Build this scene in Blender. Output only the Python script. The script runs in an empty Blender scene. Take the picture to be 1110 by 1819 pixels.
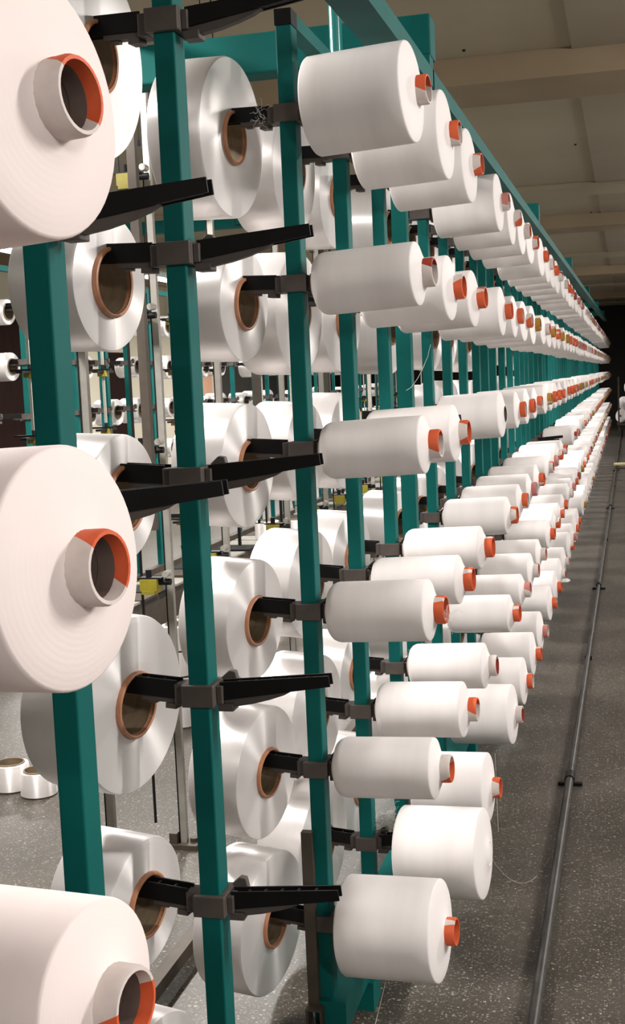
import bpy, math, random
from mathutils import Vector, Matrix
random.seed(7)
PI = math.pi
SC = bpy.context.scene
COL = SC.collection
H = 1.72                                   # eye height; z values below are written as H + offset

# ------------------------------------------------------------------ camera
F_PX, YAW, PITCH, ROLL = 2252.6, 0.24715, 0.10224, -0.043875
right = Vector((math.cos(YAW), math.sin(YAW), 0))
fwd = Vector((-math.sin(YAW), math.cos(YAW), 0))
up = Vector((0, 0, 1))
f2 = fwd * math.cos(PITCH) - up * math.sin(PITCH)
u2 = up * math.cos(PITCH) + fwd * math.sin(PITCH)
r3 = right * math.cos(ROLL) + u2 * math.sin(ROLL)
u3 = u2 * math.cos(ROLL) - right * math.sin(ROLL)
cd = bpy.data.cameras.new('camera')
cd.sensor_fit = 'VERTICAL'
cd.sensor_height = 36.0
cd.lens = F_PX * 36.0 / 1819.0
cd.clip_start = 0.05
cd.clip_end = 200
cam = bpy.data.objects.new('camera', cd)
COL.objects.link(cam)
cam.matrix_world = Matrix(((r3.x, u3.x, -f2.x, 0), (r3.y, u3.y, -f2.y, 0), (r3.z, u3.z, -f2.z, H), (0, 0, 0, 1)))
SC.camera = cam

# ------------------------------------------------------------------ world, exposure
w = bpy.data.worlds.new('hall')
SC.world = w
w.use_nodes = True
w.node_tree.nodes['Background'].inputs[0].default_value = (1.0, 0.955, 0.92, 1)
w.node_tree.nodes['Background'].inputs[1].default_value = 0.07
vs = SC.view_settings
vs.view_transform = 'Standard'
vs.look = 'None'
vs.exposure = 0.0
vs.gamma = 1.0
vs.use_curve_mapping = False

# lamps of the hall: (x, y, z, watts); each gets a fixture with tubes further down
LAMP_Z = 3.17
LAMPS = []
for k in range(1, 9):
    LAMPS.append((-2.45, -1.15 + 4.3 * k, LAMP_Z, 175 if k < 4 else 105))
for k in range(6):
    LAMPS.append((-6.0, 7.45 + 4.3 * k, LAMP_Z, 150))
for k in range(7):
    LAMPS.append((2.9, -2.0 + 4.3 * k, LAMP_Z, 128 if k < 3 else 85))
for k in range(2):
    LAMPS.append((-0.1, -2.6 - 4.3 * k, LAMP_Z, 40))
def lamp_rot(x):
    # lamps of the right-hand aisle are tilted towards the creel, those on the left hang along the aisle
    return (0, 0, PI / 2) if x < -2 else ((0, math.radians(33), 0) if x > 2 else (0, 0, 0))
for i, (x, y, z, p) in enumerate(LAMPS):
    ld = bpy.data.lights.new('lamp_light', 'AREA')
    ld.shape = 'RECTANGLE'
    ld.size = 1.15
    ld.size_y = 0.16
    ld.energy = p
    ld.color = (1.0, 0.962, 0.925)
    lo = bpy.data.objects.new('lamp_light', ld)
    lo.location = Vector((x, y, z)) + Matrix.Rotation(lamp_rot(x)[1], 3, 'Y') @ Vector((0, 0, -0.026))
    lo.rotation_euler = lamp_rot(x)
    COL.objects.link(lo)

# ------------------------------------------------------------------ material helpers
def new_mat(name):
    m = bpy.data.materials.new(name)
    m.use_nodes = True
    nt = m.node_tree
    return m, nt, nt.nodes['Principled BSDF']

def lin(c):
    return tuple(((v / 255.0) / 12.92 if v / 255.0 <= 0.04045 else ((v / 255.0 + 0.055) / 1.055) ** 2.4) for v in c) + (1.0,)

def N(nt, kind, **kw):
    n = nt.nodes.new(kind)
    for k, v in kw.items():
        if k == 'inp':
            for a, b in v.items():
                n.inputs[a].default_value = b
        else:
            setattr(n, k, v)
    return n

def noise_mat(name, c1, c2, scale=8.0, rough=0.5, bump=0.0, metallic=0.0, detail=4.0, stretch=(1, 1, 1), spec=0.5):
    m, nt, b = new_mat(name)
    tc = N(nt, 'ShaderNodeTexCoord')
    mp = N(nt, 'ShaderNodeMapping', inp={'Scale': stretch})
    nz = N(nt, 'ShaderNodeTexNoise', inp={'Scale': scale, 'Detail': detail})
    cr = N(nt, 'ShaderNodeValToRGB')
    cr.color_ramp.elements[0].color = lin(c1)
    cr.color_ramp.elements[1].color = lin(c2)
    cr.color_ramp.elements[0].position = 0.3
    cr.color_ramp.elements[1].position = 0.7
    L = nt.links.new
    L(tc.outputs['Object'], mp.inputs['Vector'])
    L(mp.outputs['Vector'], nz.inputs['Vector'])
    L(nz.outputs['Fac'], cr.inputs['Fac'])
    L(cr.outputs['Color'], b.inputs['Base Color'])
    b.inputs['Roughness'].default_value = rough
    b.inputs['Metallic'].default_value = metallic
    b.inputs['Specular IOR Level'].default_value = spec
    if bump:
        bp = N(nt, 'ShaderNodeBump', inp={'Strength': bump, 'Distance': 0.01})
        L(nz.outputs['Fac'], bp.inputs['Height'])
        L(bp.outputs['Normal'], b.inputs['Normal'])
    return m

def yarn_mat(name, c1, c2, rough, aniso, ring_scale):
    """wound yarn: fine windings about the local x axis"""
    m, nt, b = new_mat(name)
    L = nt.links.new
    tc = N(nt, 'ShaderNodeTexCoord')
    mp = N(nt, 'ShaderNodeMapping', inp={'Scale': (1.0, 0.15, 0.15)})
    wv = N(nt, 'ShaderNodeTexWave', wave_type='BANDS', bands_direction='X', inp={'Scale': ring_scale, 'Distortion': 2.0, 'Detail': 2.0, 'Detail Scale': 3.0})
    nz = N(nt, 'ShaderNodeTexNoise', inp={'Scale': 14.0, 'Detail': 3.0})
    cr = N(nt, 'ShaderNodeValToRGB')
    cr.color_ramp.elements[0].color = lin(c1)
    cr.color_ramp.elements[1].color = lin(c2)
    cr.color_ramp.elements[0].position = 0.3
    cr.color_ramp.elements[1].position = 0.65
    L(tc.outputs['Object'], mp.inputs['Vector'])
    L(mp.outputs['Vector'], wv.inputs['Vector'])
    L(mp.outputs['Vector'], nz.inputs['Vector'])
    L(nz.outputs['Fac'], cr.inputs['Fac'])
    L(cr.outputs['Color'], b.inputs['Base Color'])
    bp = N(nt, 'ShaderNodeBump', inp={'Strength': 0.03, 'Distance': 0.002})
    L(wv.outputs['Fac'], bp.inputs['Height'])
    L(bp.outputs['Normal'], b.inputs['Normal'])
    b.inputs['Roughness'].default_value = rough
    b.inputs['Specular IOR Level'].default_value = 0.35
    if aniso:
        tg = N(nt, 'ShaderNodeTangent', direction_type='RADIAL', axis='X')
        L(tg.outputs['Tangent'], b.inputs['Tangent'])
        b.inputs['Anisotropic'].default_value = aniso
        b.inputs['Anisotropic Rotation'].default_value = 0.25
        b.inputs['Specular IOR Level'].default_value = 1.0
        b.inputs['Metallic'].default_value = 0.36
    return m

def terrazzo():
    m, nt, b = new_mat('terrazzo')
    L = nt.links.new
    tc = N(nt, 'ShaderNodeTexCoord')
    base = N(nt, 'ShaderNodeTexNoise', inp={'Scale': 0.9, 'Detail': 7.0, 'Roughness': 0.7})
    cr = N(nt, 'ShaderNodeValToRGB')
    cr.color_ramp.elements[0].color = lin((57, 52, 46))
    cr.color_ramp.elements[1].color = lin((80, 74, 65))
    cr.color_ramp.elements[0].position = 0.35
    cr.color_ramp.elements[1].position = 0.68
    fine = N(nt, 'ShaderNodeTexNoise', inp={'Scale': 95.0, 'Detail': 6.0, 'Roughness': 0.7})
    mixf = N(nt, 'ShaderNodeMix', data_type='RGBA', blend_type='OVERLAY', inp={0: 0.95})
    warp = N(nt, 'ShaderNodeTexNoise', inp={'Scale': 90.0, 'Detail': 2.0})
    wm = N(nt, 'ShaderNodeVectorMath', operation='MULTIPLY_ADD', inp={1: (0.014, 0.014, 0.014)})
    L(tc.outputs['Object'], base.inputs['Vector'])
    L(tc.outputs['Object'], fine.inputs['Vector'])
    L(tc.outputs['Object'], warp.inputs['Vector'])
    L(warp.outputs['Color'], wm.inputs[0])
    L(tc.outputs['Object'], wm.inputs[2])
    L(base.outputs['Fac'], cr.inputs['Fac'])
    L(cr.outputs['Color'], mixf.inputs[6])
    L(fine.outputs['Fac'], mixf.inputs[7])
    last = mixf.outputs[2]
    for scale, thr, keep, amt, col in ((130.0, 0.36, 0.60, 0.45, (150, 142, 130)), (84.0, 0.30, 0.74, 0.6, (158, 150, 136)), (56.0, 0.26, 0.84, 0.7, (150, 140, 124)),
                                       (150.0, 0.40, 0.62, 0.55, (48, 43, 38)), (96.0, 0.30, 0.74, 0.7, (40, 36, 32)), (64.0, 0.22, 0.94, 0.7, (196, 190, 178))):
        v = N(nt, 'ShaderNodeTexVoronoi', inp={'Scale': scale})
        lt = N(nt, 'ShaderNodeMath', operation='LESS_THAN', inp={1: thr})
        sp = N(nt, 'ShaderNodeSeparateColor')
        gt = N(nt, 'ShaderNodeMath', operation='GREATER_THAN', inp={1: keep})
        mu = N(nt, 'ShaderNodeMath', operation='MULTIPLY')
        mu2 = N(nt, 'ShaderNodeMath', operation='MULTIPLY', inp={1: amt})
        mx = N(nt, 'ShaderNodeMix', data_type='RGBA')
        mx.inputs[7].default_value = lin(col)
        L(wm.outputs['Vector'], v.inputs['Vector'])
        L(v.outputs['Distance'], lt.inputs[0])
        L(v.outputs['Color'], sp.inputs[0])
        L(sp.outputs[0], gt.inputs[0])
        L(lt.outputs[0], mu.inputs[0])
        L(gt.outputs[0], mu.inputs[1])
        L(mu.outputs[0], mu2.inputs[0])
        L(mu2.outputs[0], mx.inputs[0])
        L(last, mx.inputs[6])
        last = mx.outputs[2]
    L(last, b.inputs['Base Color'])
    b.inputs['Roughness'].default_value = 0.42
    return m

def emit_mat(name, col, s):
    m, nt, b = new_mat(name)
    b.inputs['Base Color'].default_value = (0.9, 0.9, 0.9, 1)
    b.inputs['Emission Color'].default_value = col
    b.inputs['Emission Strength'].default_value = s
    return m

M = {}
M['teal'] = noise_mat('teal_paint', (0, 85, 82), (0, 98, 93), 3.0, 0.62, 0.02, spec=0.2)
M['teal_gloss_lit'] = noise_mat('glossy_teal_lit', (40, 130, 128), (52, 142, 138), 3.0, 0.22, 0.0, spec=0.8)  # post teal made paler: light on the upper pipe put into the colour
M['cone'] = yarn_mat('textured_yarn', (236, 229, 227), (244, 238, 236), 0.75, 0, 260)
M['cone_pink'] = yarn_mat('textured_yarn_rosy', (243, 226, 222), (247, 233, 229), 0.75, 0, 260)
M['poy'] = yarn_mat('satin_yarn', (226, 221, 219), (236, 231, 229), 0.45, 0.9, 200)
M['orange'] = noise_mat('orange_paper', (214, 88, 48), (226, 102, 60), 40, 0.6)
M['red'] = noise_mat('dull_red_paper', (150, 52, 36), (168, 64, 46), 40, 0.6)
M['rose'] = noise_mat('rose_paper', (196, 120, 112), (208, 136, 128), 40, 0.65)
M['ochre'] = noise_mat('ochre_paper', (170, 122, 40), (186, 138, 52), 40, 0.65)
M['paper'] = noise_mat('pale_paper', (214, 200, 194), (226, 214, 208), 40, 0.75)
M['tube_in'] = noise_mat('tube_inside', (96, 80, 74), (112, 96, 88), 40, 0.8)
M['core'] = noise_mat('brown_core_shaded', (112, 96, 76), (130, 112, 90), 25, 0.6, 0.02, stretch=(4, 1, 1))  # darker than its rim: shade inside the mouth put into the colour
M['core_rim'] = noise_mat('copper_rim_lit', (168, 112, 80), (188, 130, 96), 30, 0.4)  # same core where light catches the mouth, brightness put into the colour
M['black'] = noise_mat('black_plastic', (10, 9, 9), (16, 14, 14), 20, 0.6, spec=0.25)
M['clamp'] = noise_mat('grey_brown_plastic', (74, 66, 62), (88, 79, 74), 18, 0.6, 0.03)
M['floor'] = terrazzo()
M['ceil'] = noise_mat('ceiling_board', (166, 154, 132), (176, 164, 142), 0.7, 0.9, 0.02, detail=6)
M['ceil2'] = noise_mat('ceiling_board_dark', (152, 140, 122), (162, 150, 130), 0.7, 0.9, 0.02, detail=6)
M['beam'] = noise_mat('beam_plaster', (146, 128, 104), (162, 144, 118), 1.2, 0.9, 0.04, detail=6)
M['steel'] = noise_mat('galvanised_steel', (150, 146, 138), (172, 168, 160), 12, 0.45, metallic=0.35)
M['steel_dark'] = noise_mat('brown_steel', (64, 56, 48), (82, 72, 62), 12, 0.55, metallic=0.2)
M['pipe'] = noise_mat('grey_pipe', (52, 50, 47), (74, 71, 67), 9, 0.42, metallic=0.5)
M['wallc'] = noise_mat('cream_wall', (206, 198, 176), (214, 206, 186), 0.8, 0.85)
M['wallw'] = noise_mat('white_wall', (196, 192, 182), (206, 202, 192), 0.8, 0.85)
M['dark_wall'] = noise_mat('dark_wall', (38, 35, 31), (50, 46, 41), 0.8, 0.9)
M['brown_panel'] = noise_mat('brown_panel', (28, 15, 11), (40, 22, 16), 3, 0.85, spec=0.1, stretch=(6, 6, 1))
M['peach'] = noise_mat('peach_panel', (214, 160, 130), (222, 172, 144), 2, 0.8)
M['yellow'] = noise_mat('yellow_plastic', (118, 108, 24), (138, 126, 34), 20, 0.5)
M['white'] = noise_mat('white_enamel', (222, 222, 218), (232, 232, 228), 5, 0.5)
M['tube_light'] = emit_mat('lamp_tube', (1.0, 0.97, 0.92, 1), 14.0)
M['thread'] = noise_mat('white_thread', (226, 224, 220), (236, 234, 230), 30, 0.8)
M['plank'] = noise_mat('pale_board', (206, 190, 140), (216, 200, 152), 6, 0.7)

# ------------------------------------------------------------------ mesh helpers
class MB:
    def __init__(s):
        s.v, s.f, s.m = [], [], []

    def box(s, x0, x1, y0, y1, z0, z1, mi=0):
        b = len(s.v)
        s.v += [(x0, y0, z0), (x1, y0, z0), (x1, y1, z0), (x0, y1, z0), (x0, y0, z1), (x1, y0, z1), (x1, y1, z1), (x0, y1, z1)]
        for f in ((0, 3, 2, 1), (4, 5, 6, 7), (0, 1, 5, 4), (1, 2, 6, 5), (2, 3, 7, 6), (3, 0, 4, 7)):
            s.f.append(tuple(b + i for i in f))
            s.m.append(mi)
        return s

    def hexa(s, pts, mi=0):
        b = len(s.v)
        s.v += [tuple(p) for p in pts]
        for f in ((0, 3, 2, 1), (4, 5, 6, 7), (0, 1, 5, 4), (1, 2, 6, 5), (2, 3, 7, 6), (3, 0, 4, 7)):
            s.f.append(tuple(b + i for i in f))
            s.m.append(mi)
        return s

    def prism(s, prof, y0, y1, mi=0):
        """profile in xz extruded along y"""
        b, n = len(s.v), len(prof)
        s.v += [(x, y0, z) for x, z in prof] + [(x, y1, z) for x, z in prof]
        for i in range(n):
            j = (i + 1) % n
            s.f.append((b + i, b + j, b + n + j, b + n + i))
            s.m.append(mi)
        s.f.append(tuple(b + i for i in reversed(range(n))))
        s.f.append(tuple(b + n + i for i in range(n)))
        s.m += [mi, mi]
        return s

    def lathe(s, prof, seg=40, mi=0, mis=None, cap0=False, cap1=False):
        """profile (x, r) turned about the x axis"""
        b, n = len(s.v), len(prof)
        for x, r in prof:
            for j in range(seg):
                a = 2 * PI * j / seg
                s.v.append((x, r * math.cos(a), r * math.sin(a)))
        for i in range(n - 1):
            for j in range(seg):
                k = (j + 1) % seg
                s.f.append((b + i * seg + j, b + i * seg + k, b + (i + 1) * seg + k, b + (i + 1) * seg + j))
                s.m.append(mis[i] if mis else mi)
        if cap0:
            s.f.append(tuple(b + j for j in reversed(range(seg))))
            s.m.append(mis[0] if mis else mi)
        if cap1:
            s.f.append(tuple(b + (n - 1) * seg + j for j in range(seg)))
            s.m.append(mis[-1] if mis else mi)
        return s

    def tube(s, pts, r, seg=6, mi=0):
        pts = [Vector(p) for p in pts]
        b, n = len(s.v), len(pts)
        for i, p in enumerate(pts):
            d = (pts[min(i + 1, n - 1)] - pts[max(i - 1, 0)]).normalized()
            a = d.cross(Vector((0, 0, 1)))
            if a.length < 1e-3:
                a = d.cross(Vector((1, 0, 0)))
            a.normalize()
            c = d.cross(a)
            for j in range(seg):
                t = 2 * PI * j / seg
                q = p + a * (r * math.cos(t)) + c * (r * math.sin(t))
                s.v.append(tuple(q))
        for i in range(n - 1):
            for j in range(seg):
                k = (j + 1) % seg
                s.f.append((b + i * seg + j, b + i * seg + k, b + (i + 1) * seg + k, b + (i + 1) * seg + j))
                s.m.append(mi)
        s.f.append(tuple(b + j for j in reversed(range(seg))))
        s.f.append(tuple(b + (n - 1) * seg + j for j in range(seg)))
        s.m += [mi, mi]
        return s

    def mesh(s, name, mats, smooth=False, bevel=0):
        me = bpy.data.meshes.new(name)
        me.from_pydata(s.v, [], s.f)
        for m in mats:
            me.materials.append(M[m])
        for p, mi in zip(me.polygons, s.m):
            p.material_index = mi
        if smooth:
            me.shade_smooth()
            me.set_sharp_from_angle(angle=math.radians(38))
        me.update()
        return me

def link(name, me, parent=None, loc=None, rot=None):
    o = bpy.data.objects.new(name, me)
    COL.objects.link(o)
    if parent is not None:
        o.parent = parent
    if loc is not None:
        o.location = loc
    if rot is not None:
        o.rotation_euler = rot
    return o

def tag(o, label=None, cat=None, group=None, kind=None):
    if label:
        o['label'] = label
    if cat:
        o['category'] = cat
    if group:
        o['group'] = group
    if kind:
        o['kind'] = kind
    return o

def empty(name, loc, rot=(0, 0, 0)):
    o = bpy.data.objects.new(name, None)
    o.location = loc
    o.rotation_euler = rot
    o.empty_display_size = 0.05
    COL.objects.link(o)
    return o

def bevelled(o, wd=0.003, seg=2):
    m = o.modifiers.new('bevel', 'BEVEL')
    m.width = wd
    m.segments = seg
    m.limit_method = 'ANGLE'
    return o

# ------------------------------------------------------------------ the setting
Y_END = 41.0
CZ = H + 2.0
def struct(name, mb, mats, parent=None, smooth=False):
    o = link(name, mb.mesh(name, mats, smooth), parent)
    if parent is None:
        tag(o, kind='structure')
    return o

fl = struct('floor', MB().box(-9, 5, -8, Y_END, -0.1, 0.0), ['floor'])
ce = struct('ceiling', MB().box(-9, 5, -8, Y_END, CZ + 0.03, CZ + 0.2), ['beam'])
# ceiling boards between the beams, left bay and a slightly dropped right bay
BEAMS = sorted([(8.65 + 8.65 * k, True) for k in range(-1, 4)] + [(14.55 + 8.4 * k, False) for k in range(-2, 4)])
BEAMS = [(-7.5, False)] + BEAMS + [(40.8, False)]
for (ya, _), (yb, _) in zip(BEAMS[:-1], BEAMS[1:]):
    for j, (x0, x1, dz, mt) in enumerate(((-8.9, -4.402, 0.0, 'ceil'), (-4.4, -0.305, 0.0, 'ceil'), (-0.305, 2.3, -0.016, 'ceil2'), (2.3, 4.9, 0.0, 'ceil'))):
        if yb - ya > 0.8:
            link('ceiling_board', MB().box(x0, x1, ya + 0.36, yb - 0.36, CZ + dz, CZ + 0.03).mesh('ceiling_board', [mt]), ce)
for y, big in BEAMS:
    link('ceiling_beam', MB().box(-8.95, 4.95, y - 0.35, y + 0.35, CZ - (0.17 if big else 0.05), CZ + 0.03).mesh('ceiling_beam', ['beam' if big else 'ceil']), ce)
sm = MB().lathe([(0, 0.012), (0.012, 0.008)], 8, cap1=True).mesh('ceiling_hook', ['black'])
for (x, y) in ((-0.42, 11.8), (-0.36, 14.4), (-0.95, 8.1), (-0.42, 16.9), (-0.3, 19.4)):
    link('ceiling_hook', sm, ce, (x, y, CZ), (0, PI / 2, 0))

struct('wall_back', MB().box(-9, 5, Y_END, Y_END + 0.2, 0, CZ + 0.2), ['dark_wall'])
wl = struct('wall_left', MB().box(-9.2, -9, -8, Y_END, 0, CZ + 0.2), ['wallc'])
struct('wall_right', MB().box(5, 5.2, -8, Y_END, 0, CZ + 0.2), ['wallw'])
for (y0, y1, mt, z1) in ((10.5, 18.2, 'brown_panel', 3.0), (20.9, 21.9, 'brown_panel', 2.4), (25.6, 26.9, 'peach', 2.1), (27.2, 40.5, 'dark_wall', 2.6)):
    link('wall_panel', MB().box(-9.0, -8.95, y0, y1, 0.0, z1).mesh('wall_panel', [mt]), wl)

# ------------------------------------------------------------------ ceiling lamps
ORD = ['first', 'second', 'third', 'fourth', 'fifth', 'sixth', 'seventh', 'eighth', 'ninth', 'tenth', 'eleventh', 'twelfth', 'thirteenth', 'fourteenth', 'fifteenth', 'sixteenth', 'seventeenth', 'eighteenth', 'nineteenth']
def ordinal(n):
    if n < 20:
        return ORD[n - 1]
    t, u = divmod(n, 10)
    if u == 0:
        return ('twentieth', 'thirtieth', 'fortieth', 'fiftieth', 'sixtieth')[t - 2]
    return ('twenty', 'thirty', 'forty', 'fifty', 'sixty')[t - 2] + '-' + ORD[u - 1]
LAMP_N = {}
hous = MB().box(-0.6, 0.6, -0.1, 0.1, 0.0, 0.05).box(-0.6, 0.6, -0.03, 0.03, 0.05, 0.09).mesh('housing', ['white'])
tubeme = MB().lathe([(-0.58, 0.016), (0.58, 0.016)], 10, cap0=True, cap1=True).mesh('lamp_tube', ['tube_light'], True)
rodme = MB().box(-0.005, 0.005, -0.005, 0.005, 0.09, CZ - LAMP_Z).mesh('hanger_rod', ['steel_dark'])
NAMES_AISLE = {-2.45: 'left aisle', -6.0: 'far left aisle', 2.9: 'right-hand aisle', -0.1: 'space behind the camera'}
for i, (x, y, z, p) in enumerate(LAMPS):
    L_ = empty('ceiling_lamp', (x, y, z), lamp_rot(x))
    link('housing', hous, L_)
    for s in (-0.055, 0.055):
        link('lamp_tube', tubeme, L_, (0, s, -0.008))
    for s in (-0.45, 0.45):
        link('hanger_rod', rodme, L_, (s, 0, 0))
    LAMP_N[x] = LAMP_N.get(x, 0) + 1
    tag(L_, '%s hanging twin-tube lamp from the camera over the %s' % (ordinal(LAMP_N[x]), NAMES_AISLE[x]), 'lamp', 'fluorescent lamps over the ' + NAMES_AISLE[x])

# ------------------------------------------------------------------ creel geometry constants
D = 0.7548                 # posts' right face is at x = -D
PW, PD = 0.0389, 0.0551    # post width (x) and depth (y)
ROWZ = [H + 0.6165 + 0.02 - 0.4 * r for r in range(6)]
PITCH_Y = 0.5561
YA = [1.6018 - PITCH_Y, 1.6018, 1.6018 + PITCH_Y]
YC = [2.9888 + PITCH_Y * k for k in range(3)]
y = 5.03
while y < 34.5:
    for k in range(4):
        YC.append(y + PITCH_Y * k)
    y += PITCH_Y * 3 + 0.84
GAPY = [4.53] + [5.03 + (PITCH_Y * 3 + 0.84) * k + PITCH_Y * 3 + 0.42 for k in range(11)]
TOPZ = H + 0.874

# ------------------------------------------------------------------ spindle and clamp meshes
def spindle_mesh():
    """black channel spindle along +x, open on top, tapering to the tip, ladder ribs inside"""
    b = MB()
    Ln, hw = 0.207, 0.0135
    def zz(x):
        t = x / Ln
        return -0.016 + 0.007 * t, 0.018 - 0.007 * t
    for s in (-1, 1):
        y0, y1 = (s * hw, s * (hw - 0.004)) if s < 0 else (s * (hw - 0.004), s * hw)
        a0, a1 = zz(0), zz(Ln)
        b.hexa([(0, y0, a0[0]), (Ln, y0, a1[0]), (Ln, y1, a1[0]), (0, y1, a0[0]), (0, y0, a0[1]), (Ln, y0, a1[1]), (Ln, y1, a1[1]), (0, y1, a0[1])])
    a0, a1 = zz(0), zz(Ln - 0.012)
    b.hexa([(0, -hw + 0.004, a0[0] + 0.002), (Ln - 0.012, -hw + 0.004, a1[0] + 0.002), (Ln - 0.012, hw - 0.004, a1[0] + 0.002), (0, hw - 0.004, a0[0] + 0.002),
            (0, -hw + 0.004, a0[0] + 0.010), (Ln - 0.012, -hw + 0.004, a1[0] + 0.008), (Ln - 0.012, hw - 0.004, a1[0] + 0.008), (0, hw - 0.004, a0[0] + 0.010)])
    for x in (0.03, 0.062, 0.094, 0.126, 0.16):
        a = zz(x)
        b.box(x, x + 0.005, -hw + 0.004, hw - 0.004, a[0] + 0.008, a[1] - 0.003)
    # belly under the root
    prof = [(0.0, -0.015), (0.135, -0.011), (0.118, -0.018), (0.09, -0.024), (0.055, -0.029), (0.0, -0.032)]
    b.prism(list(reversed(prof)), -0.008, 0.008, 1)
    return b.mesh('spindle', ['black', 'clamp'])

def spindle_left_mesh():
    """shorter stepped spindle along -x"""
    b = MB()
    hw = 0.0145
    for s in (-1, 1):
        y0, y1 = (s * hw, s * (hw - 0.004)) if s < 0 else (s * (hw - 0.004), s * hw)
        b.box(-0.235, 0.0, y0, y1, -0.014, 0.020)
    b.box(-0.235, 0.0, -hw + 0.004, hw - 0.004, -0.012, 0.0)
    for x in (-0.035, -0.07, -0.105, -0.14, -0.18):
        b.box(x, x + 0.005, -hw + 0.004, hw - 0.004, 0.0, 0.017)
    b.box(-0.075, 0.0, -0.010, 0.010, -0.024, -0.014, 1)
    b.box(-0.062, -0.045, -0.006, 0.006, -0.029, -0.024, 1)
    b.box(-0.022, 0.0, -0.014, 0.014, -0.034, -0.024, 1)
    return b.mesh('spindle', ['black', 'clamp'])

def clamp_mesh():
    """plastic collar around a post; origin at the post's front right corner, at the collar's middle"""
    b = MB()
    t = 0.0115
    x0, x1, y0, y1 = -PW - t, t, -t, PD + t
    h = 0.0205
    b.box(x0, x1, y0, 0.0005, -h, h)
    b.box(x0, x1, PD - 0.0005, y1, -h, h)
    b.box(x0, -PW + 0.0005, 0.0005, PD - 0.0005, -h, h)
    b.box(-0.0005, x1, 0.0005, PD - 0.0005, -h, h)
    b.box(x0 - 0.02, x0, 0.008, 0.05, -h, h * 0.9)
    b.box(x1, x1 + 0.012, 0.006, 0.052, -h + 0.003, h * 0.8)
    b.box(x1, x1 + 0.03, 0.012, 0.046, -h - 0.012, -h + 0.003)
    # clamping lug at the back right
    b.prism([(x1 - 0.004, -0.005), (x1 + 0.022, -0.005), (x1 + 0.028, 0.016), (x1 + 0.024, 0.034), (x1 + 0.012, 0.036), (x1 - 0.004, 0.022)], PD - 0.004, PD + 0.012)
    return b.mesh('clamp', ['clamp'])

SP_R, SP_L, CLAMP = spindle_mesh(), spindle_left_mesh(), clamp_mesh()
SP_R_TILT = -math.radians(6.0)

def post_mesh(h0, h1, wid=PW, dep=PD):
    b = MB()
    b.box(-wid, 0, 0, dep, h0, h1)
    return b.mesh('post', ['teal'])

def add_row(post, r, rightspin=True, leftspin=True):
    z = ROWZ[r]
    c = link('clamp', CLAMP, post, (0, 0, z))
    bevelled(c, 0.002, 2)
    if rightspin:
        link('spindle', SP_R, post, (0.018, PD / 2, z + 0.004), (0, SP_R_TILT, 0))
    if leftspin:
        link('spindle', SP_L, post, (-PW - 0.028, PD / 2, z + 0.004), (0, math.radians(3.0), math.radians(-8)))

# nearest section: posts Z (outside the left edge), A, B
cz = empty('creel_frame', (-D, YA[0], 0))
for i, yy in enumerate(YA):
    p = bevelled(link('post', post_mesh(0.06, TOPZ), cz, (0, yy - YA[0], 0)), 0.003)
    for r in range(6):
        if i == 1 and r == 3:
            continue
        add_row(p, r, True, not (i == 1))
link('base_beam', MB().box(-0.06, 0.02, -0.3, YA[2] - YA[0] + 0.25, 0.08, 0.16).mesh('base_beam', ['teal']), cz)
for yy in (-0.1, 1.2):
    link('foot', MB().box(-0.08, 0.04, yy - 0.05, yy + 0.05, 0.0, 0.08).mesh('foot', ['teal']), cz)
link('top_rail', MB().box(-PW, 0, 0.0, YA[2] - YA[0] + PD, TOPZ, TOPZ + 0.03).mesh('top_rail', ['teal']), cz)
tag(cz, 'nearest teal creel section with two square posts and bare black spindles', 'creel frame')

# main section: posts C onward
cf = empty('creel_frame', (-D, YC[0], 0))
NDETAIL = 15
YLAST = YC[-1]
for i, yy in enumerate(YC):
    top = TOPZ
    p = link('post', post_mesh(0.10, top if i else TOPZ - 0.035), cf, (0, yy - YC[0], 0))
    if i < NDETAIL:
        bevelled(p, 0.003)
        for r in range(6):
            add_row(p, r)
    if i == 1:
        hp = MB().tube([(-PW / 2, PD / 2, TOPZ), (-PW / 2, PD / 2, CZ)], 0.0185, 20).mesh('hanger_pipe', ['teal_gloss_lit'], True)
        tag(link('hanger_pipe', hp, p), 'shiny round teal pipe up to the ceiling')
    if i == 0:
        cap = MB().box(-PW - 0.001, 0.001, -0.001, PD + 0.001, TOPZ - 0.035, TOPZ + 0.002).mesh('end_cap', ['black'])
        tag(link('end_cap', cap, p), 'black plastic end cap')
        br = MB().box(-PW - 0.022, -PW + 0.006, -0.022, -0.001, H - 1.585, H - 1.12)
        tag(link('slotted_upright', br.mesh('slotted_upright', ['steel_dark']), p), 'dark brown steel angle')
        ft = MB()
        for (a, b_, c, d_) in ((-0.062, -0.056, -1.62, -1.57), (-0.026, -0.02, -1.62, -1.57), (-0.056, -0.026, -1.576, -1.57), (-0.056, -0.026, -1.62, -1.614)):
            ft.box(a, b_, -0.05, -0.001, H + c, H + d_)
        link('hollow_foot', ft.mesh('hollow_foot', ['steel_dark']), p)
for g in GAPY:
    if g < YLAST:
        b = MB().box(-PW - 0.014, 0, 0, PD, 0.10, TOPZ)
        link('section_post', b.mesh('section_post', ['teal']), cf, (0, g - YC[0], 0))
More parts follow.
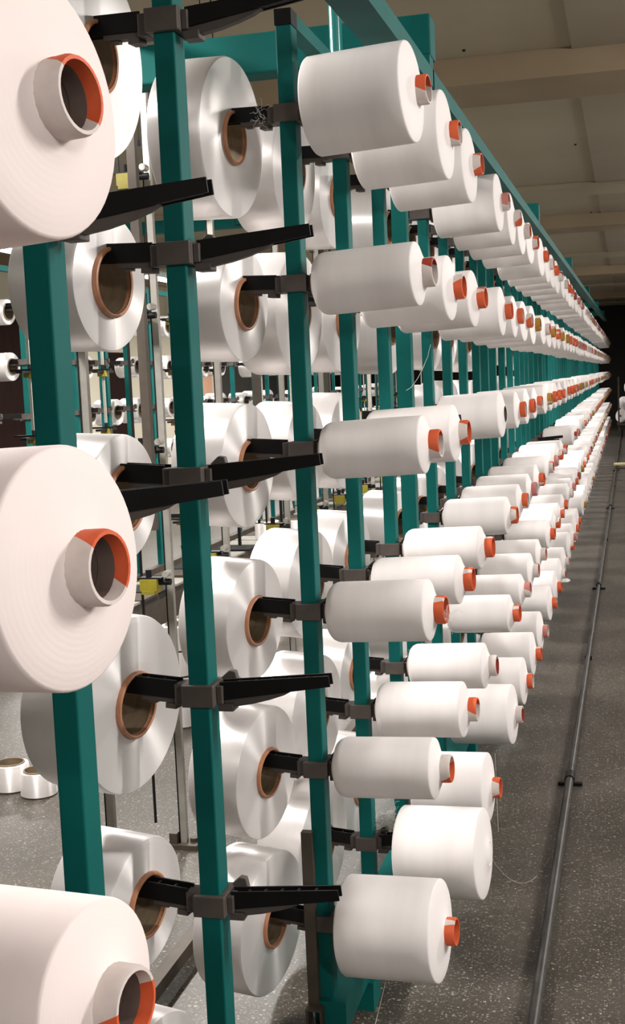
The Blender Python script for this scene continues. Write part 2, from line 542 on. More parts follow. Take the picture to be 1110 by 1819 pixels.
# spindles further down the frame, too small to tell apart
st = MB()
for i, yy in enumerate(YC[NDETAIL:]):
    for r in range(6):
        z = ROWZ[r]
        st.box(0.0, 0.2, yy - YC[0] + 0.014, yy - YC[0] + 0.042, z - 0.015, z + 0.02)
        st.box(-PW - 0.01, 0.012, yy - YC[0] - 0.012, yy - YC[0] - 0.0005, z - 0.02, z + 0.02)
tag(link('far_spindles', st.mesh('far_spindles', ['black']), cf), kind='stuff')
tr = MB()
tr.hexa([(-PW, PD, TOPZ - 0.033), (0, PD, TOPZ - 0.033), (0, YLAST - YC[0] + PD, TOPZ - 0.033), (-PW, YLAST - YC[0] + PD, TOPZ - 0.033),
         (-PW, PD, TOPZ), (0, PD, TOPZ), (0, YLAST - YC[0] + PD, TOPZ), (-PW, YLAST - YC[0] + PD, TOPZ)])
link('top_rail', tr.mesh('top_rail', ['teal']), cf)
link('base_beam', MB().box(-0.045, 0.036, -0.02, YLAST - YC[0] + 0.3, H - 1.64, H - 1.56).mesh('base_beam', ['teal']), cf)
for k in range(14):
    link('foot', MB().box(-0.07, 0.05, 0.25 + 2.4 * k, 0.35 + 2.4 * k, 0.0, H - 1.64).mesh('foot', ['teal']), cf)
# overhead angle rail and its cross beams
RX = -0.530
def railz(yw):
    return H + 0.80 + 0.014 * (yw - 3.0)
def rail_seg(y0, y1, xo, zo):
    b = MB()
    x0, x1 = RX - 0.075 + D + xo, RX + 0.012 + D + xo
    za, zb = railz(y0) + zo, railz(y1) + zo
    b.hexa([(x0, y0 - YC[0], za), (x1, y0 - YC[0], za), (x1, y1 - YC[0], zb), (x0, y1 - YC[0], zb), (x0, y0 - YC[0], za + 0.008), (x1, y0 - YC[0], za + 0.008), (x1, y1 - YC[0], zb + 0.008), (x0, y1 - YC[0], zb + 0.008)])
    b.hexa([(x1 - 0.008, y0 - YC[0], za + 0.008), (x1, y0 - YC[0], za + 0.008), (x1, y1 - YC[0], zb + 0.008), (x1 - 0.008, y1 - YC[0], zb + 0.008), (x1 - 0.008, y0 - YC[0], za + 0.05), (x1, y0 - YC[0], za + 0.05), (x1, y1 - YC[0], zb + 0.05), (x1 - 0.008, y1 - YC[0], zb + 0.05)])
    return b.mesh('overhead_rail', ['teal'])
CBY = [3.68, 8.2, 13.1, 19.0, 25.0, 31.0]
ends = [1.6] + CBY + [34.6]
for k in range(len(ends) - 1):
    link('overhead_rail', rail_seg(ends[k] + (0.0 if k == 0 else -0.02), ends[k + 1], 0.0, 0.0), cf)
for k, yy in enumerate(CBY):
    z = railz(yy) + (0.095 if k == 0 else 0.062)
    b = MB().box(-2.2 + D, RX + 0.005 + D, yy - YC[0], yy - YC[0] + 0.10, z, z + 0.115)
    cb = bevelled(link('cross_beam', b.mesh('cross_beam', ['teal']), cf), 0.006, 2)
    b = MB().prism([(RX - 0.06 + D, z), (RX + 0.002 + D, z), (RX + 0.002 + D, z - 0.028), (RX - 0.035 + D, z - 0.052), (RX - 0.06 + D, z - 0.052)], yy - YC[0] - 0.01, yy - YC[0] + 0.06)
    link('gusset', b.mesh('gusset', ['teal']), cb)
    for xb in (-0.86, -1.5):
        link('bolt', MB().box(xb + D - 0.008, xb + D + 0.008, yy - YC[0] - 0.008, yy - YC[0], z + 0.025, z + 0.041).mesh('bolt', ['steel_dark']), cb)
    if k == 0:
        pu = MB().tube([(-0.93 + D, yy - YC[0] + 0.02, z - 0.03), (-0.93 + D, yy - YC[0] + 0.05, z - 0.03)], 0.017, 12).box(-0.97 + D, -0.86 + D, yy - YC[0] + 0.01, yy - YC[0] + 0.06, z - 0.012, z)
        link('thread_pulley', pu.mesh('thread_pulley', ['black', 'steel']), cb)
for xw in (-1.22, -1.185):
    link('hanger_wire', MB().tube([(xw + D, 3.73 - YC[0], railz(3.7) + 0.2), (xw + D, 3.73 - YC[0], CZ)], 0.003, 6).mesh('hanger_wire', ['black']), cf)
tag(cf, 'long teal creel frame whose square posts recede down the aisle, black-capped first post', 'creel frame')

# ------------------------------------------------------------------ yarn cones (right side)
RIM, NOSE, TIP = 0.244, 0.262, 0.286
TR = 0.0338
def cone_body(R, seg=48):
    tb = 0.010 + 0.014 * max(0.0, min(1.0, (0.11 - R) / 0.04))        # slimmer cones have longer tapered ends
    p = [(0.006, TR * 0.95), (0.0, TR * 1.05), (0.0, R * 0.84), (tb * 0.3, R * 0.93), (tb * 0.65, R * 0.98), (tb, R)]
    p += [(tb + (RIM - tb - 0.003) * k / 6.0, R * (1.0 + 0.004 * math.sin(PI * k / 6.0))) for k in range(1, 7)]
    p += [(RIM, R * 0.988), (RIM + 0.0012, R * 0.97), (RIM + 0.006, TR + (R * 0.97 - TR) * 0.66), (RIM + 0.011, TR + (R * 0.97 - TR) * 0.33), (NOSE - 0.002, TR * 1.08), (NOSE, TR * 1.0), (NOSE - 0.001, TR * 0.95)]
    return p

def tube_prof():
    return [(-0.012, TR - 0.004), (-0.012, TR), (0.252, TR)], [(0.262, TR - 0.005), (-0.012, TR - 0.005)]

def tip_mesh(cols, seg_o, seg_w, a0, span, shear):
    """end of the paper tube: pale paper with a slanted coloured wedge"""
    b = MB()
    rings = [(0.250, TR + 0.0004), (0.268, TR + 0.0006), (0.281, TR + 0.0006), (TIP, TR - 0.0012), (TIP, TR - 0.0045), (0.272, TR - 0.0055), (0.254, TR - 0.0055)]
    n = seg_o + seg_w
    for x, r in rings:
        t = (x - 0.250) / (TIP - 0.250)
        e1, e2 = a0 - shear * t, a0 + span + shear * t * 0.8
        for j in range(n):
            if j <= seg_o:
                a = e1 + (e2 - e1) * j / seg_o
            else:
                a = e2 + (e1 + 2 * PI - e2) * (j - seg_o) / seg_w
            b.v.append((x, r * math.cos(a), r * math.sin(a)))
    for i in range(len(rings) - 1):
        for j in range(n):
            k = (j + 1) % n
            b.f.append((i * n + j, i * n + k, (i + 1) * n + k, (i + 1) * n + j))
            b.m.append(2 if i == len(rings) - 2 else (0 if j < seg_o else 1))
    return b.mesh('tube_tip', cols, True)

BODY = {}
def body_mesh(R, mat):
    key = (round(R * 200), mat)
    if key not in BODY:
        BODY[key] = MB().lathe(cone_body(key[0] / 200.0), 56).mesh('yarn_body', [mat], True)
    return BODY[key]
a_, b_ = tube_prof()
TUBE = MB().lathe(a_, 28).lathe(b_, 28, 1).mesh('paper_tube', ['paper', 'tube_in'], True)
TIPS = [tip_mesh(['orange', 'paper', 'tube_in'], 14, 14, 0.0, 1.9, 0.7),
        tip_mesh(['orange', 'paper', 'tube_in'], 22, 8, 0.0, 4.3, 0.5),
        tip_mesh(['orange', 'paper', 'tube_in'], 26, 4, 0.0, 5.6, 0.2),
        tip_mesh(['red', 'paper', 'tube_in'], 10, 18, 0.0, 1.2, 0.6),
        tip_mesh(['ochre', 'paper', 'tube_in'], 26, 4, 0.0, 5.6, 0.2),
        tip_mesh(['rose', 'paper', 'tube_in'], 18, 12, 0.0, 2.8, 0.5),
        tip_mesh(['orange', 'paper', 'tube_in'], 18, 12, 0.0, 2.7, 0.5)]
NOSEPAD = MB().lathe([(NOSE - 0.004, TR * 1.15), (NOSE + 0.001, TR * 0.8), (NOSE + 0.002, 0.004)], 28, cap1=True).mesh('nose_pad', ['cone'], True)
FAR = {}
def far_mesh(R, col):
    key = (round(R * 100), col)
    if key not in FAR:
        b = MB().lathe(cone_body(key[0] / 100.0), 28)
        b.lathe([(-0.012, TR), (0.02, TR)], 16, 3)
        b.lathe([(0.254, TR), (TIP, TR)], 16, 1)
        b.lathe([(TIP, TR), (TIP, TR - 0.005), (0.254, TR - 0.005)], 16, mis=[3, 2])
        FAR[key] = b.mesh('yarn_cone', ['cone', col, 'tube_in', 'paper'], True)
    return FAR[key]

def cone_frame(xb, yy, z, yaw, tilt, roll):
    """nose points to +x, turned towards the camera by yaw and upward by tilt"""
    m = Matrix.Rotation(-math.radians(yaw), 4, 'Z') @ Matrix.Rotation(-math.radians(tilt), 4, 'Y') @ Matrix.Rotation(roll, 4, 'X')
    return Matrix.Translation((xb, yy, z)) @ m

def make_cone(xb, yy, z, R, yaw, tilt, roll, tip, mat='cone', far=False, fcol='orange'):
    if far:
        o = link('yarn_cone', far_mesh(R, fcol))
        o.matrix_world = cone_frame(xb, yy, z, yaw, tilt, roll)
        return o
    o = empty('yarn_cone', (0, 0, 0))
    o.matrix_world = cone_frame(xb, yy, z, yaw, tilt, roll)
    link('yarn_body', body_mesh(R, mat), o)
    if tip == 'none':
        link('nose_pad', NOSEPAD, o)
        return o
    link('paper_tube', TUBE, o)
    if tip is not None:
        link('tube_tip', TIPS[tip], o)
    return o

CX0 = -0.719
ROWN = ['top', 'second', 'third', 'fourth', 'fifth', 'bottom']
TILT = 2.2
# axis height of the cones on each row, offset from the collar
ZOFF = [0.012, -0.004, -0.006, -0.006, 0.0, -0.012]
# near cones: diameter per row for posts C, D, E, G ; None = spindle left bare ; tip style, roll
near = [
    [.232, .150, .142, .150, .154, .248],
    [.238, .176, .158, .142, .162, .256],
    [.232, .182, None, .136, .150, .226],
    [.222, .188, .182, .153, .153, .236],
]
tips = [[0, 3, 0, 2, 0, 2], [0, 1, 1, 2, 0, 'none'], [1, 2, 0, 2, 3, 1], [5, 2, None, 1, 2, 3]]
rolls = [[1.0, 1.2, 1.3, 2.5, 4.2, 2.4], [1.5, 3.0, 4.0, 2.6, 0.9, 0], [4.0, 2.8, 0, 2.2, 5.2, 4.0], [0.5, 2.5, 0, 4.0, 2.6, 5.2]]
NROWS_DIA = [.225, .188, .168, .150, .156, .226]
count = [0] * 6
n_cones = 0
for i, yy in enumerate(YC):
    for r in range(6):
        rnd = random.random
        j1, j2, j3, j4, j5 = rnd(), rnd(), rnd(), rnd(), rnd()
        if i < 4:
            d = near[i][r]
            tip, roll = tips[i][r], rolls[i][r]
        else:
            d = None if (j1 < 0.07 and i > 10) else NROWS_DIA[r] * (0.90 + 0.17 * j2)
            tip = 4 if (r in (1, 2) and j3 > 0.86) else (5 if j3 > 0.76 else (3 if j3 > 0.62 else int(j3 / 0.62 * 3)))
            roll = j4 * 6.28
        if d is None:
            continue
        yaw = 5.0 + (j5 - 0.5) * 3
        xb = CX0
        if i == 1 and r == 5:
            xb += 0.045
        if i == 3 and r == 2:
            xb -= 0.012
        far = i >= 14
        fcol = ['orange', 'paper', 'red', 'paper', 'ochre', 'rose', 'paper'][int(j4 * 7)]
        if i > 26 and r in (1, 2, 3, 4) and j3 > 0.55:
            fcol = 'ochre'
        o = make_cone(xb, yy + PD / 2, ROWZ[r] + ZOFF[r] + (-0.016 if (i, r) == (1, 3) else (-0.012 if (i, r) == (1, 5) else 0)), d / 2, yaw, TILT, roll, tip, 'cone', far, fcol)
        n_cones += 1
        k = count[r]
        count[r] += 1
        size = 'full white yarn cone' if d > 0.2 else ('half-used white yarn cone' if d > 0.165 else 'slim white yarn cone')
        if i == 1 and r == 5:
            lb = 'full white yarn cone without a tube tip, second along the bottom right-hand row'
        else:
            lb = '%s, %s from the camera along the %s right-hand row' % (size, ordinal(k + 1), ROWN[r])
        tag(o, lb, 'yarn cone', 'yarn cones of the %s right-hand row' % ROWN[r])

# the three rosy cones at the left edge, on the post outside the frame
for r, d, tip, roll, lb in ((1, .226, 0, -0.05, 'uppermost'), (2, .222, 0, -0.05, 'middle'), (3, .178, 6, 3.5, 'lowest')):
    o = make_cone(CX0 - 0.004, YA[0] + PD / 2, ROWZ[r] + ZOFF[r] + 0.005, d / 2, 10.5, TILT, roll, tip, 'cone_pink')
    tag(o, 'large pinkish white yarn cone with orange-marked tube at the left edge, %s of three' % lb, 'yarn cone', 'large pinkish cones at the left edge')

# ------------------------------------------------------------------ broad yarn packages (left side)
CR = 0.0625
def pack_prof(R, Ln):
    return [(0.002, CR * 0.96), (0.0, CR * 1.02), (0.0006, R * 0.5), (0.0, R * 0.9), (0.002, R * 0.985), (0.007, R), (Ln * 0.5, R * 1.003), (Ln - 0.007, R), (Ln - 0.002, R * 0.985), (Ln, R * 0.9), (Ln, CR * 1.02), (Ln - 0.002, CR * 0.96)]
PK = {}
def pack_mesh(R, Ln, mat='poy'):
    key = (round(R * 200), round(Ln * 100), mat)
    if key not in PK:
        # local +x points away from the post
        PK[key] = MB().lathe(pack_prof(key[0] / 200.0, Ln), 72).mesh('yarn_body', [mat], True)
    return PK[key]
CORE = MB().lathe([(0.16, CR - 0.006), (0.16, CR), (-0.006, CR)], 40).lathe([(-0.008, CR - 0.0055), (0.16, CR - 0.006)], 40).mesh('core_tube', ['core'], True)
RIMM = MB().lathe([(0.002, CR + 0.0012), (-0.004, CR + 0.0026), (-0.0085, CR + 0.0012), (-0.0098, CR - 0.002), (-0.0085, CR - 0.0052), (0.0, CR - 0.0062)], 44).mesh('core_rim', ['core_rim'], True)

def make_pack(xm, yy, z, R, yaw, tilt, Ln=0.14, mat='poy'):
    o = empty('yarn_package', (0, 0, 0))
    # local +x -> world (-cos yaw, sin yaw), tilted upward
    m = Matrix.Translation((xm, yy, z)) @ Matrix.Rotation(PI - math.radians(yaw), 4, 'Z') @ Matrix.Rotation(-math.radians(tilt), 4, 'Y')
    o.matrix_world = m
    link('yarn_body', pack_mesh(R, Ln, mat), o)
    link('core_tube', CORE, o)
    link('core_rim', RIMM, o)
    return o

XM = -0.915
left_dia = {
    'B': [.36, .25, .245, .34, .265, .34],
    0: [.378, .278, .309, .31, .345, .37],
    1: [.34, .352, .29, .32, .36, .385],
    2: [.33, .34, .32, .31, .27, .36],
}
yaws = [6, 8, 9, 12, 11, 10]
zo = [-.028, -.028, -.026, -.018, -.012, -.012]
PNAME = {'B': 'second teal post with bare spindles', 0: 'black-capped teal post', 1: 'first post beyond the black-capped post', 2: 'second post beyond the black-capped post'}
def pack_row(key, yy, dias, name):
    for r in range(6):
        d = dias[r]
        if d is None:
            continue
        o = make_pack(XM + (random.random() - .5) * 0.012, yy + PD / 2 + (0.012 if key == 'B' else 0.01), ROWZ[r] + zo[r] - 0.012, d / 2, yaws[r] + (random.random() - .5) * 2, 2.5)
        tag(o, 'broad white yarn package, %s row, left of the %s' % (ROWN[r], name), 'yarn package', 'broad yarn packages left of the creel')
pack_row('B', YA[2], left_dia['B'], PNAME['B'])
for i in range(16):
    if i in left_dia:
        dias = left_dia[i]
        nm = PNAME[i]
    else:
        dias = [(0.27 + 0.1 * random.random()) if random.random() > 0.06 else None for _ in range(6)]
        nm = '%s post beyond the black-capped post' % ORD[i - 1]
    pack_row(i, YC[i], dias, nm)

# ------------------------------------------------------------------ tension stand between the aisle and the packages
SX = -1.65
stand = empty('tension_stand', (SX, 3.69, 0))
def tension_mesh():
    b = MB()
    b.box(-0.035, 0.03, -0.03, 0.03, -0.03, 0.012)
    b.box(-0.028, 0.022, -0.034, 0.034, -0.042, -0.03)
    b.box(-0.05, 0.045, -0.02, 0.02, 0.012, 0.018, 1)
    b.tube([(-0.05, -0.015, 0.02), (-0.12, -0.02, 0.02), (-0.122, -0.02, 0.045)], 0.003, 6, 1)
    b.tube([(-0.01, 0, 0.018), (-0.01, 0, 0.045)], 0.011, 10, 1)
    b.tube([(-0.075, -0.015, 0.02), (-0.075, -0.015, 0.04)], 0.007, 8, 1)
    b.tube([(0.03, 0, 0.0), (0.075, 0, 0.0)], 0.012, 10, 1)
    b.tube([(0.06, -0.02, 0.03), (0.06, 0.02, 0.03)], 0.012, 10, 2)
    return b.mesh('tension_device', ['yellow', 'black', 'steel'])
TD = tension_mesh()
bar = MB().box(-0.012, 0.012, 0, 0.022, 0.0, H + 1.25).mesh('upright_bar', ['steel'])
barb = MB().box(-0.016, -0.012, -0.002, 0.024, 0.0, H + 1.25).mesh('bar_edge', ['black'])
bpost = MB().box(-0.0155, 0.0155, 0, 0.03, H - 0.5, H + 1.25).mesh('brown_post', ['steel_dark'])
rod = MB().box(-0.004, 0.004, -0.004, 0.004, 0.10, H + 1.2).mesh('thin_rod', ['black'])
footm = MB().box(-0.06, 0.06, -0.03, 0.06, 0.0, 0.02).box(-0.05, -0.02, -0.02, 0.04, 0.02, 0.06).tube([(0.035, 0.02, 0.02), (0.035, 0.02, 0.035)], 0.016, 10).mesh('foot_plate', ['steel_dark'])
BARS = [3.69, 4.345, 5.03, 5.6 + 0.42, 6.85, 7.5, 8.2, 9.0, 9.9]
for k, yy in enumerate(BARS):
    u = link('upright_bar', bar, stand, (0, yy - 3.69, 0))
    link('bar_edge', barb, u)
    link('foot_plate', footm, u)
    link('thin_rod', rod, u, (-0.10, -0.02, 0))
    for z in (H + .745, H + .26, H - .22, H - .70, H - 1.15):
        link('tension_device', TD, u, (-0.05, -0.05, z))
for yy in (4.20, 5.585, 7.0, 8.6):
    link('brown_post', bpost, stand, (0.0, yy - 3.69, 0))
link('guide_rail', MB().box(0.02, 0.03, -0.3, 6.3, H + 1.1, H + 1.13).mesh('guide_rail', ['steel_dark']), stand)
link('cross_arm', MB().box(-0.5, 0.0, 0.655, 0.68, H - .42, H - .385).mesh('cross_arm', ['steel']), stand)
link('cross_arm', MB().box(-0.3, 0.1, 1.34, 1.36, H + 1.0, H + 1.02).mesh('cross_arm', ['black']), stand)
tag(stand, 'row of grey steel uprights with yellow yarn tension devices behind the packages', 'machine stand')
lb = MB().box(-1.335, -1.295, 1.2, 14.0, 0.035, 0.075)
for yy in (2.2, 4.3, 6.4, 8.5, 10.6):
    lb.box(-1.36, -1.27, yy, yy + 0.06, 0.0, 0.035)
tag(link('low_floor_bar', lb.mesh('low_floor_bar', ['steel_dark'])), 'low grey steel bar on the floor below the left-hand packages', 'floor bar')

# ------------------------------------------------------------------ second creel across the left aisle
bx = -4.27
bc = empty('creel_frame', (bx, 6.9, 0))
bp_m = post_mesh(0.06, TOPZ)
sdev = MB().box(-0.03, 0.03, -0.03, 0.03, -0.02, 0.02).box(-0.12, 0.06, -0.02, 0.02, 0.02, 0.032, 1).box(-0.02, 0.02, -0.14, 0.14, 0.005, 0.02, 1).tube([(0, 0, 0.03), (0, 0, 0.06)], 0.012, 8, 1).mesh('tension_device', ['yellow', 'black'])
srod = MB().box(-0.008, 0.008, -0.008, 0.008, 0.05, H + 0.95).mesh('guide_rod', ['steel'])
SB = {}
def small_pack(kind):
    if kind not in SB:
        R = (0.094, 0.104, 0.116)[kind]
        SB[kind] = MB().lathe([(0.0, CR), (0.0, R * 0.97), (0.005, R), (0.19, R), (0.195, R * 0.97), (0.195, CR)], 32).mesh('yarn_body', ['poy'], True)
    return SB[kind]
LITC = MB().lathe([(0.0, CR + 0.001), (-0.006, CR + 0.001), (-0.006, CR - 0.006), (0.2, CR - 0.006)], 28).mesh('core_tube', ['core'], True)
yy = 6.9
k = 0
while yy < 24:
    p = link('post', bp_m, bc, (0, yy - 6.9, 0))
    for r in range(5):
        if r < 4:
            link('clamp', CLAMP, p, (0, 0, ROWZ[r]))
            link('spindle', SP_L, p, (-PW - 0.028, PD / 2, ROWZ[r] + 0.004))
        if random.random() > 0.08:
            o = empty('yarn_bobbin', (0, 0, 0))
            o.matrix_world = Matrix.Translation((bx - 0.135 + random.uniform(-.01, .01), yy + PD / 2, ROWZ[r] - 0.03)) @ Matrix.Rotation(PI - math.radians(8), 4, 'Z')
            link('yarn_body', small_pack(random.choice((0, 0, 1, 1, 2))), o)
            link('core_tube', LITC, o)
            tag(o, 'small spent bobbin on the far left creel, %s row, %s post from the camera' % (ROWN[r], ordinal(k + 1)), 'yarn bobbin', 'bobbins of the %s row on the second creel' % ROWN[r])
    if k % 2 == 0:
        g = link('guide_rod', srod, bc, (0.75, yy - 6.9 + 0.2, 0))
        for r in range(6):
            link('tension_device', sdev, g, (0, 0, H + 0.52 - 0.4 * r + 0.0))
    yy += PITCH_Y if k % 4 != 3 else 0.84
    k += 1
link('top_beam', MB().box(-PW, 0, 0, 17.3, TOPZ, TOPZ + 0.04).mesh('top_beam', ['teal']), bc)
link('base_beam', MB().box(-0.06, 0.03, -0.2, 17.3, 0.0, 0.08).mesh('base_beam', ['steel_dark']), bc)
for yy in (10.0, 16.0):
    link('cross_beam', MB().box(-1.6, 2.05, yy - 6.9, yy - 6.8, H + 1.27, H + 1.37).mesh('cross_beam', ['teal']), bc)
    for s in (-1.5, 0.0):
        link('cross_beam_post', MB().box(s - 0.03, s + 0.01, yy - 6.89, yy - 6.83, 0.0, H + 1.27).mesh('cross_beam_post', ['teal']), bc)
tag(bc, 'second teal creel frame with small bobbins across the left aisle', 'creel frame')

# ------------------------------------------------------------------ low thread trough at the foot of the second creel
tq = empty('thread_trough', (-3.35, 7.5, 0))
for k in range(11):
    y0 = 1.4 * k
    link('trough_box', MB().box(-0.16, 0.16, y0, y0 + 1.34, 0.06, 0.30).box(-0.12, -0.08, y0 + 0.1, y0 + 0.14, 0.0, 0.06).box(0.08, 0.12, y0 + 1.1, y0 + 1.14, 0.0, 0.06).mesh('trough_box', ['steel_dark']), tq)
    for j in range(4):
        link('trough_lid', MB().box(-0.17, 0.17, y0 + 0.02 + 0.33 * j, y0 + 0.31 + 0.33 * j, 0.30, 0.315).mesh('trough_lid', [('steel', 'steel_dark', 'black', 'steel')[(j + k) % 4]]), tq)
    link('guide_stem', MB().box(-0.012, 0.012, y0 + 0.3, y0 + 0.324, 0.315, 0.95).box(-0.1, 0.1, y0 + 0.3, y0 + 0.324, 0.72, 0.75).mesh('guide_stem', ['black']), tq)
    link('guide_wheel', MB().lathe([(-0.02, 0.02), (-0.02, 0.07), (0.02, 0.07), (0.02, 0.02)], 18).mesh('guide_wheel', ['steel_dark'], True), tq, (0.06, y0 + 0.312, 0.95))
tag(tq, 'low dark steel thread trough with slatted lids on the left aisle floor', 'machine')

# ------------------------------------------------------------------ bobbins standing on the left aisle floor
def floor_bobbin(x, y, z, R, h, label, group=None):
    o = empty('standing_bobbin', (x, y, z), (0, -PI / 2, random.random() * 6))
    rr = R
    link('yarn_body', MB().lathe([(0.006, rr * 0.8), (0.006, rr), (h - 0.004, rr * 0.97), (h, rr * 0.93), (h, CR)], 40).mesh('yarn_body', ['poy'], True), o)
    link('core_tube', MB().lathe([(0.0, CR - 0.006), (0.0, rr * 0.9), (0.006, rr * 0.9)], 32).lathe([(h, CR), (h + 0.006, CR), (h + 0.006, CR - 0.006), (0.0, CR - 0.006)], 32).mesh('core_tube', ['core'], True), o)
    tag(o, label, 'bobbin', group)
floor_bobbin(-2.66, 4.93, 0, 0.082, 0.115, 'leftmost white bobbin standing on the grey floor at the left edge')
floor_bobbin(-2.50, 4.87, 0, 0.078, 0.105, 'white bobbin standing on the floor just right of the leftmost one')
for c, (x, y) in enumerate(((-2.25, 6.0), (-2.26, 6.2), (-2.27, 6.42))):
    for k in range(4):
        floor_bobbin(x, y, 0.132 * k, 0.085, 0.126, '%s bobbin up in the %s stack of white bobbins behind the second teal post' % (ORD[k], ('nearest', 'middle', 'farthest')[c]), 'stacked bobbins on the aisle floor')
for c, (x, y) in enumerate(((-2.42, 8.3), (-2.22, 8.35))):
    for k in range(6):
        floor_bobbin(x, y, 0.132 * k, 0.085, 0.126, '%s bobbin up in the %s far stack beside the yellow tension device' % (ORD[k], ('left', 'right')[c]), 'far stacks of bobbins')

# ------------------------------------------------------------------ pipe along the right aisle floor
def pipe_x(yv):
    return -0.270 + 0.0022 * (yv - 3.2)
pr = empty('floor_pipe', (pipe_x(1.0), 1.0, 0))
def pseg(y0, y1, r, z):
    return MB().tube([(pipe_x(y0) - pipe_x(1.0), y0 - 1.0, z), (pipe_x(y1) - pipe_x(1.0), y1 - 1.0, z)], r, 16)
for (y0, y1, r) in ((0.6, 5.24, 0.0165), (5.24, 10.1, 0.0135), (10.1, 16.0, 0.0135), (16.0, 36, 0.0135)):
    link('pipe_length', pseg(y0, y1, r, 0.034).mesh('pipe_length', ['pipe'], True), pr)
for y0 in (5.24, 10.1, 16.0, 22.0):
    b = pseg(y0 - 0.04, y0 + 0.04, 0.021, 0.034)
    xx = pipe_x(y0) - pipe_x(1.0)
    b.box(xx - 0.05, xx + 0.05, y0 - 1.012, y0 - 0.988, 0.0, 0.012)
    b.box(xx - 0.012, xx + 0.012, y0 - 1.012, y0 - 0.988, 0.0, 0.03)
    link('coupling', b.mesh('coupling', ['black'], True), pr)
for y0 in (2.5, 7.6, 13.0, 19.0, 27.0):
    xx = pipe_x(y0) - pipe_x(1.0)
    link('support', MB().box(xx - 0.02, xx + 0.02, y0 - 1.01, y0 - 0.99, 0.0, 0.022).mesh('support', ['black']), pr)
tag(pr, 'grey metal pipe running along the floor of the right aisle', 'pipe')

# ------------------------------------------------------------------ far end of the aisle
ct = empty('hand_cart', (0.05, 33.5, 0))
link('cart_deck', MB().box(-0.35, 0.45, -0.4, 0.5, 0.28, 0.33).mesh('cart_deck', ['steel_dark']), ct)
for (x, y) in ((-0.3, -0.35), (0.4, -0.35), (-0.3, 0.45), (0.4, 0.45)):
    link('cart_post', MB().box(x - 0.02, x + 0.02, y - 0.02, y + 0.02, 0.0, 1.5).mesh('cart_post', ['steel_dark']), ct)
tag(ct, 'dark hand cart loaded with white packages at the far end of the aisle', 'cart')
for k, (x, y, z, R, Ln) in enumerate(((-0.12, 33.4, 0.50, .17, .3), (0.22, 33.5, 0.52, .18, .3), (-0.05, 33.4, 0.84, .17, .3), (0.25, 33.5, 0.88, .17, .3), (0.10, 33.5, 1.22, .17, .3))):
    o = empty('loose_package', (x, y, z), (0, 0.1, 0.9 + 0.7 * k))
    link('yarn_body', MB().lathe([(-Ln / 2, 0.03), (-Ln / 2, R * 0.9), (-Ln / 2 + 0.02, R), (Ln / 2 - 0.02, R), (Ln / 2, R * 0.9), (Ln / 2, 0.03)], 28).mesh('yarn_body', ['cone'], True), o)
    link('core_tube', MB().lathe([(-Ln / 2 - 0.01, 0.03), (Ln / 2 + 0.01, 0.03)], 16, cap0=True, cap1=True).mesh('core_tube', ['core'], True), o)
    tag(o, ('left', 'right', 'left', 'right', 'single')[k] + ' white package on the far cart, ' + ('bottom layer', 'bottom layer', 'middle layer', 'middle layer', 'top layer')[k], 'yarn package', 'white packages on the far cart')
tag(link('board_offcut', MB().box(-0.27, 0.35, 22.4, 22.65, 0.062, 0.09).mesh('board_offcut', ['plank'])), 'pale board lying across the floor pipe far down the right aisle', 'board')
scm = MB().hexa([(-0.07, -0.05, 0.0), (0.05, -0.06, 0.0), (0.07, 0.03, 0.0), (-0.04, 0.06, 0.0), (-0.05, -0.03, 0.02), (0.03, -0.04, 0.012), (0.05, 0.02, 0.018), (-0.03, 0.04, 0.025)])
tag(link('paper_scrap', scm.mesh('paper_scrap', ['thread']), None, (-0.56, 10.5, 0)), 'white scrap lying on the floor left of the pipe', 'scrap')

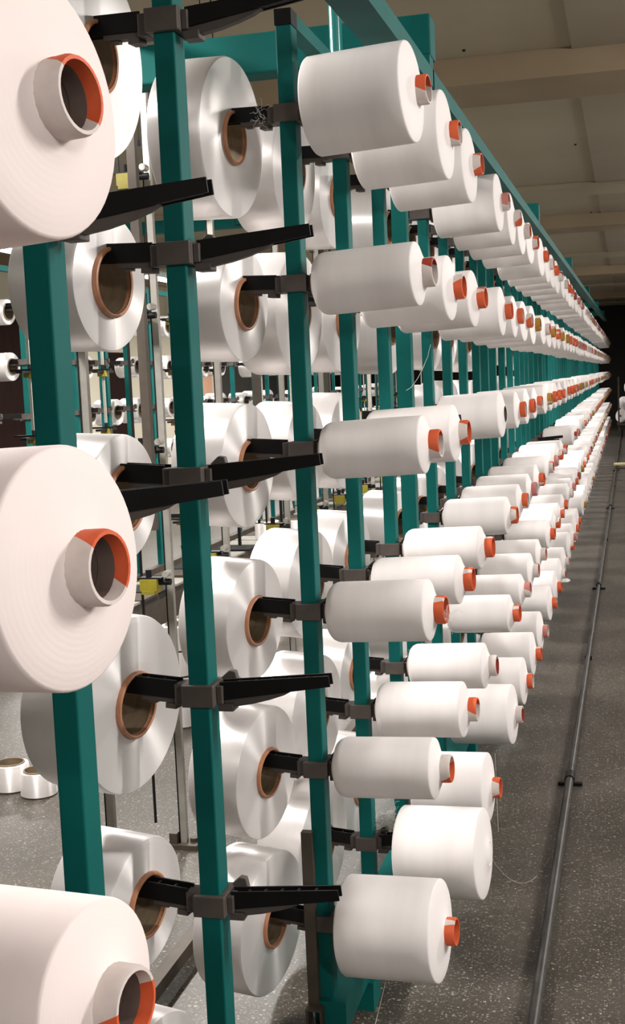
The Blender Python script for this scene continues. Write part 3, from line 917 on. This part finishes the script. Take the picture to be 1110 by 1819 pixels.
# ------------------------------------------------------------------ stray threads and lint
def thread(pts, r, label):
    tag(link('stray_thread', MB().tube(pts, r, 5).mesh('stray_thread', ['thread'], True)), label, 'thread')
def sag(a, b, drop, n=10, wob=0.0):
    a, b = Vector(a), Vector(b)
    return [tuple(a.lerp(b, t / n) + Vector((random.uniform(-wob, wob), random.uniform(-wob, wob), -4 * drop * (t / n) * (1 - t / n)))) for t in range(n + 1)]
thread(sag((-0.70, 4.66, ROWZ[1] - 0.12), (-0.735, 4.30, ROWZ[2] + 0.12), 0.03, 12, 0.002), 0.0007, 'loose white thread hanging between the second and third rows of cones')
thread(sag((-0.61, 3.02, ROWZ[5] - 0.10), (-0.66, 2.72, 0.03), 0.02), 0.0006, 'fine white thread hanging from the nearest bottom cone to the floor')
thread(sag((-0.46, 3.7, ROWZ[5] - 0.02), (-0.30, 4.4, 0.01), 0.12), 0.0004, 'fine white thread trailing from a bottom cone onto the floor')
thread(sag((-0.52, 4.75, ROWZ[5] - 0.08), (-0.50, 4.6, 0.02), 0.02), 0.0005, 'fine thread hanging below the fourth bottom cone')

def lint(center, rad, n, label, rs=0.0004):
    b = MB()
    for _ in range(n):
        pts = []
        p = Vector([random.gauss(0, rad * 0.5) for _ in range(3)])
        d = Vector([random.gauss(0, 1) for _ in range(3)]).normalized()
        for s in range(6):
            pts.append(tuple(p))
            d = (d + Vector([random.gauss(0, 0.6) for _ in range(3)])).normalized()
            p = p + d * rad * 0.35
        b.tube(pts, rs, 3)
    tag(link('lint_tuft', b.mesh('lint_tuft', ['thread'], True), None, center), label, 'lint', None, 'stuff')
lint((-0.845, YC[0] + 0.01, ROWZ[0] + 0.005), 0.018, 22, 'white lint caught on the topmost left spindle of the black-capped post')
lint((-0.715, YC[1] + 0.06, ROWZ[5] + 0.05), 0.028, 110, 'fluffy white lint ball above a bottom spindle')
lint((-0.435, YC[0] + 0.0, ROWZ[3] - 0.01), 0.018, 36, 'wisp of lint on the tube of the nearest fourth-row cone')
lint((-0.725, YC[2] + 0.02, ROWZ[4] + 0.02), 0.020, 40, 'grey lint on a fifth-row spindle')
lint((-0.79, YA[1] - 0.01, H - 0.80 + 0.13 - 0.08), 0.012, 6, 'wisp of thread on the nearest teal post', 0.0008)
print('cones', n_cones, 'posts', len(YC))
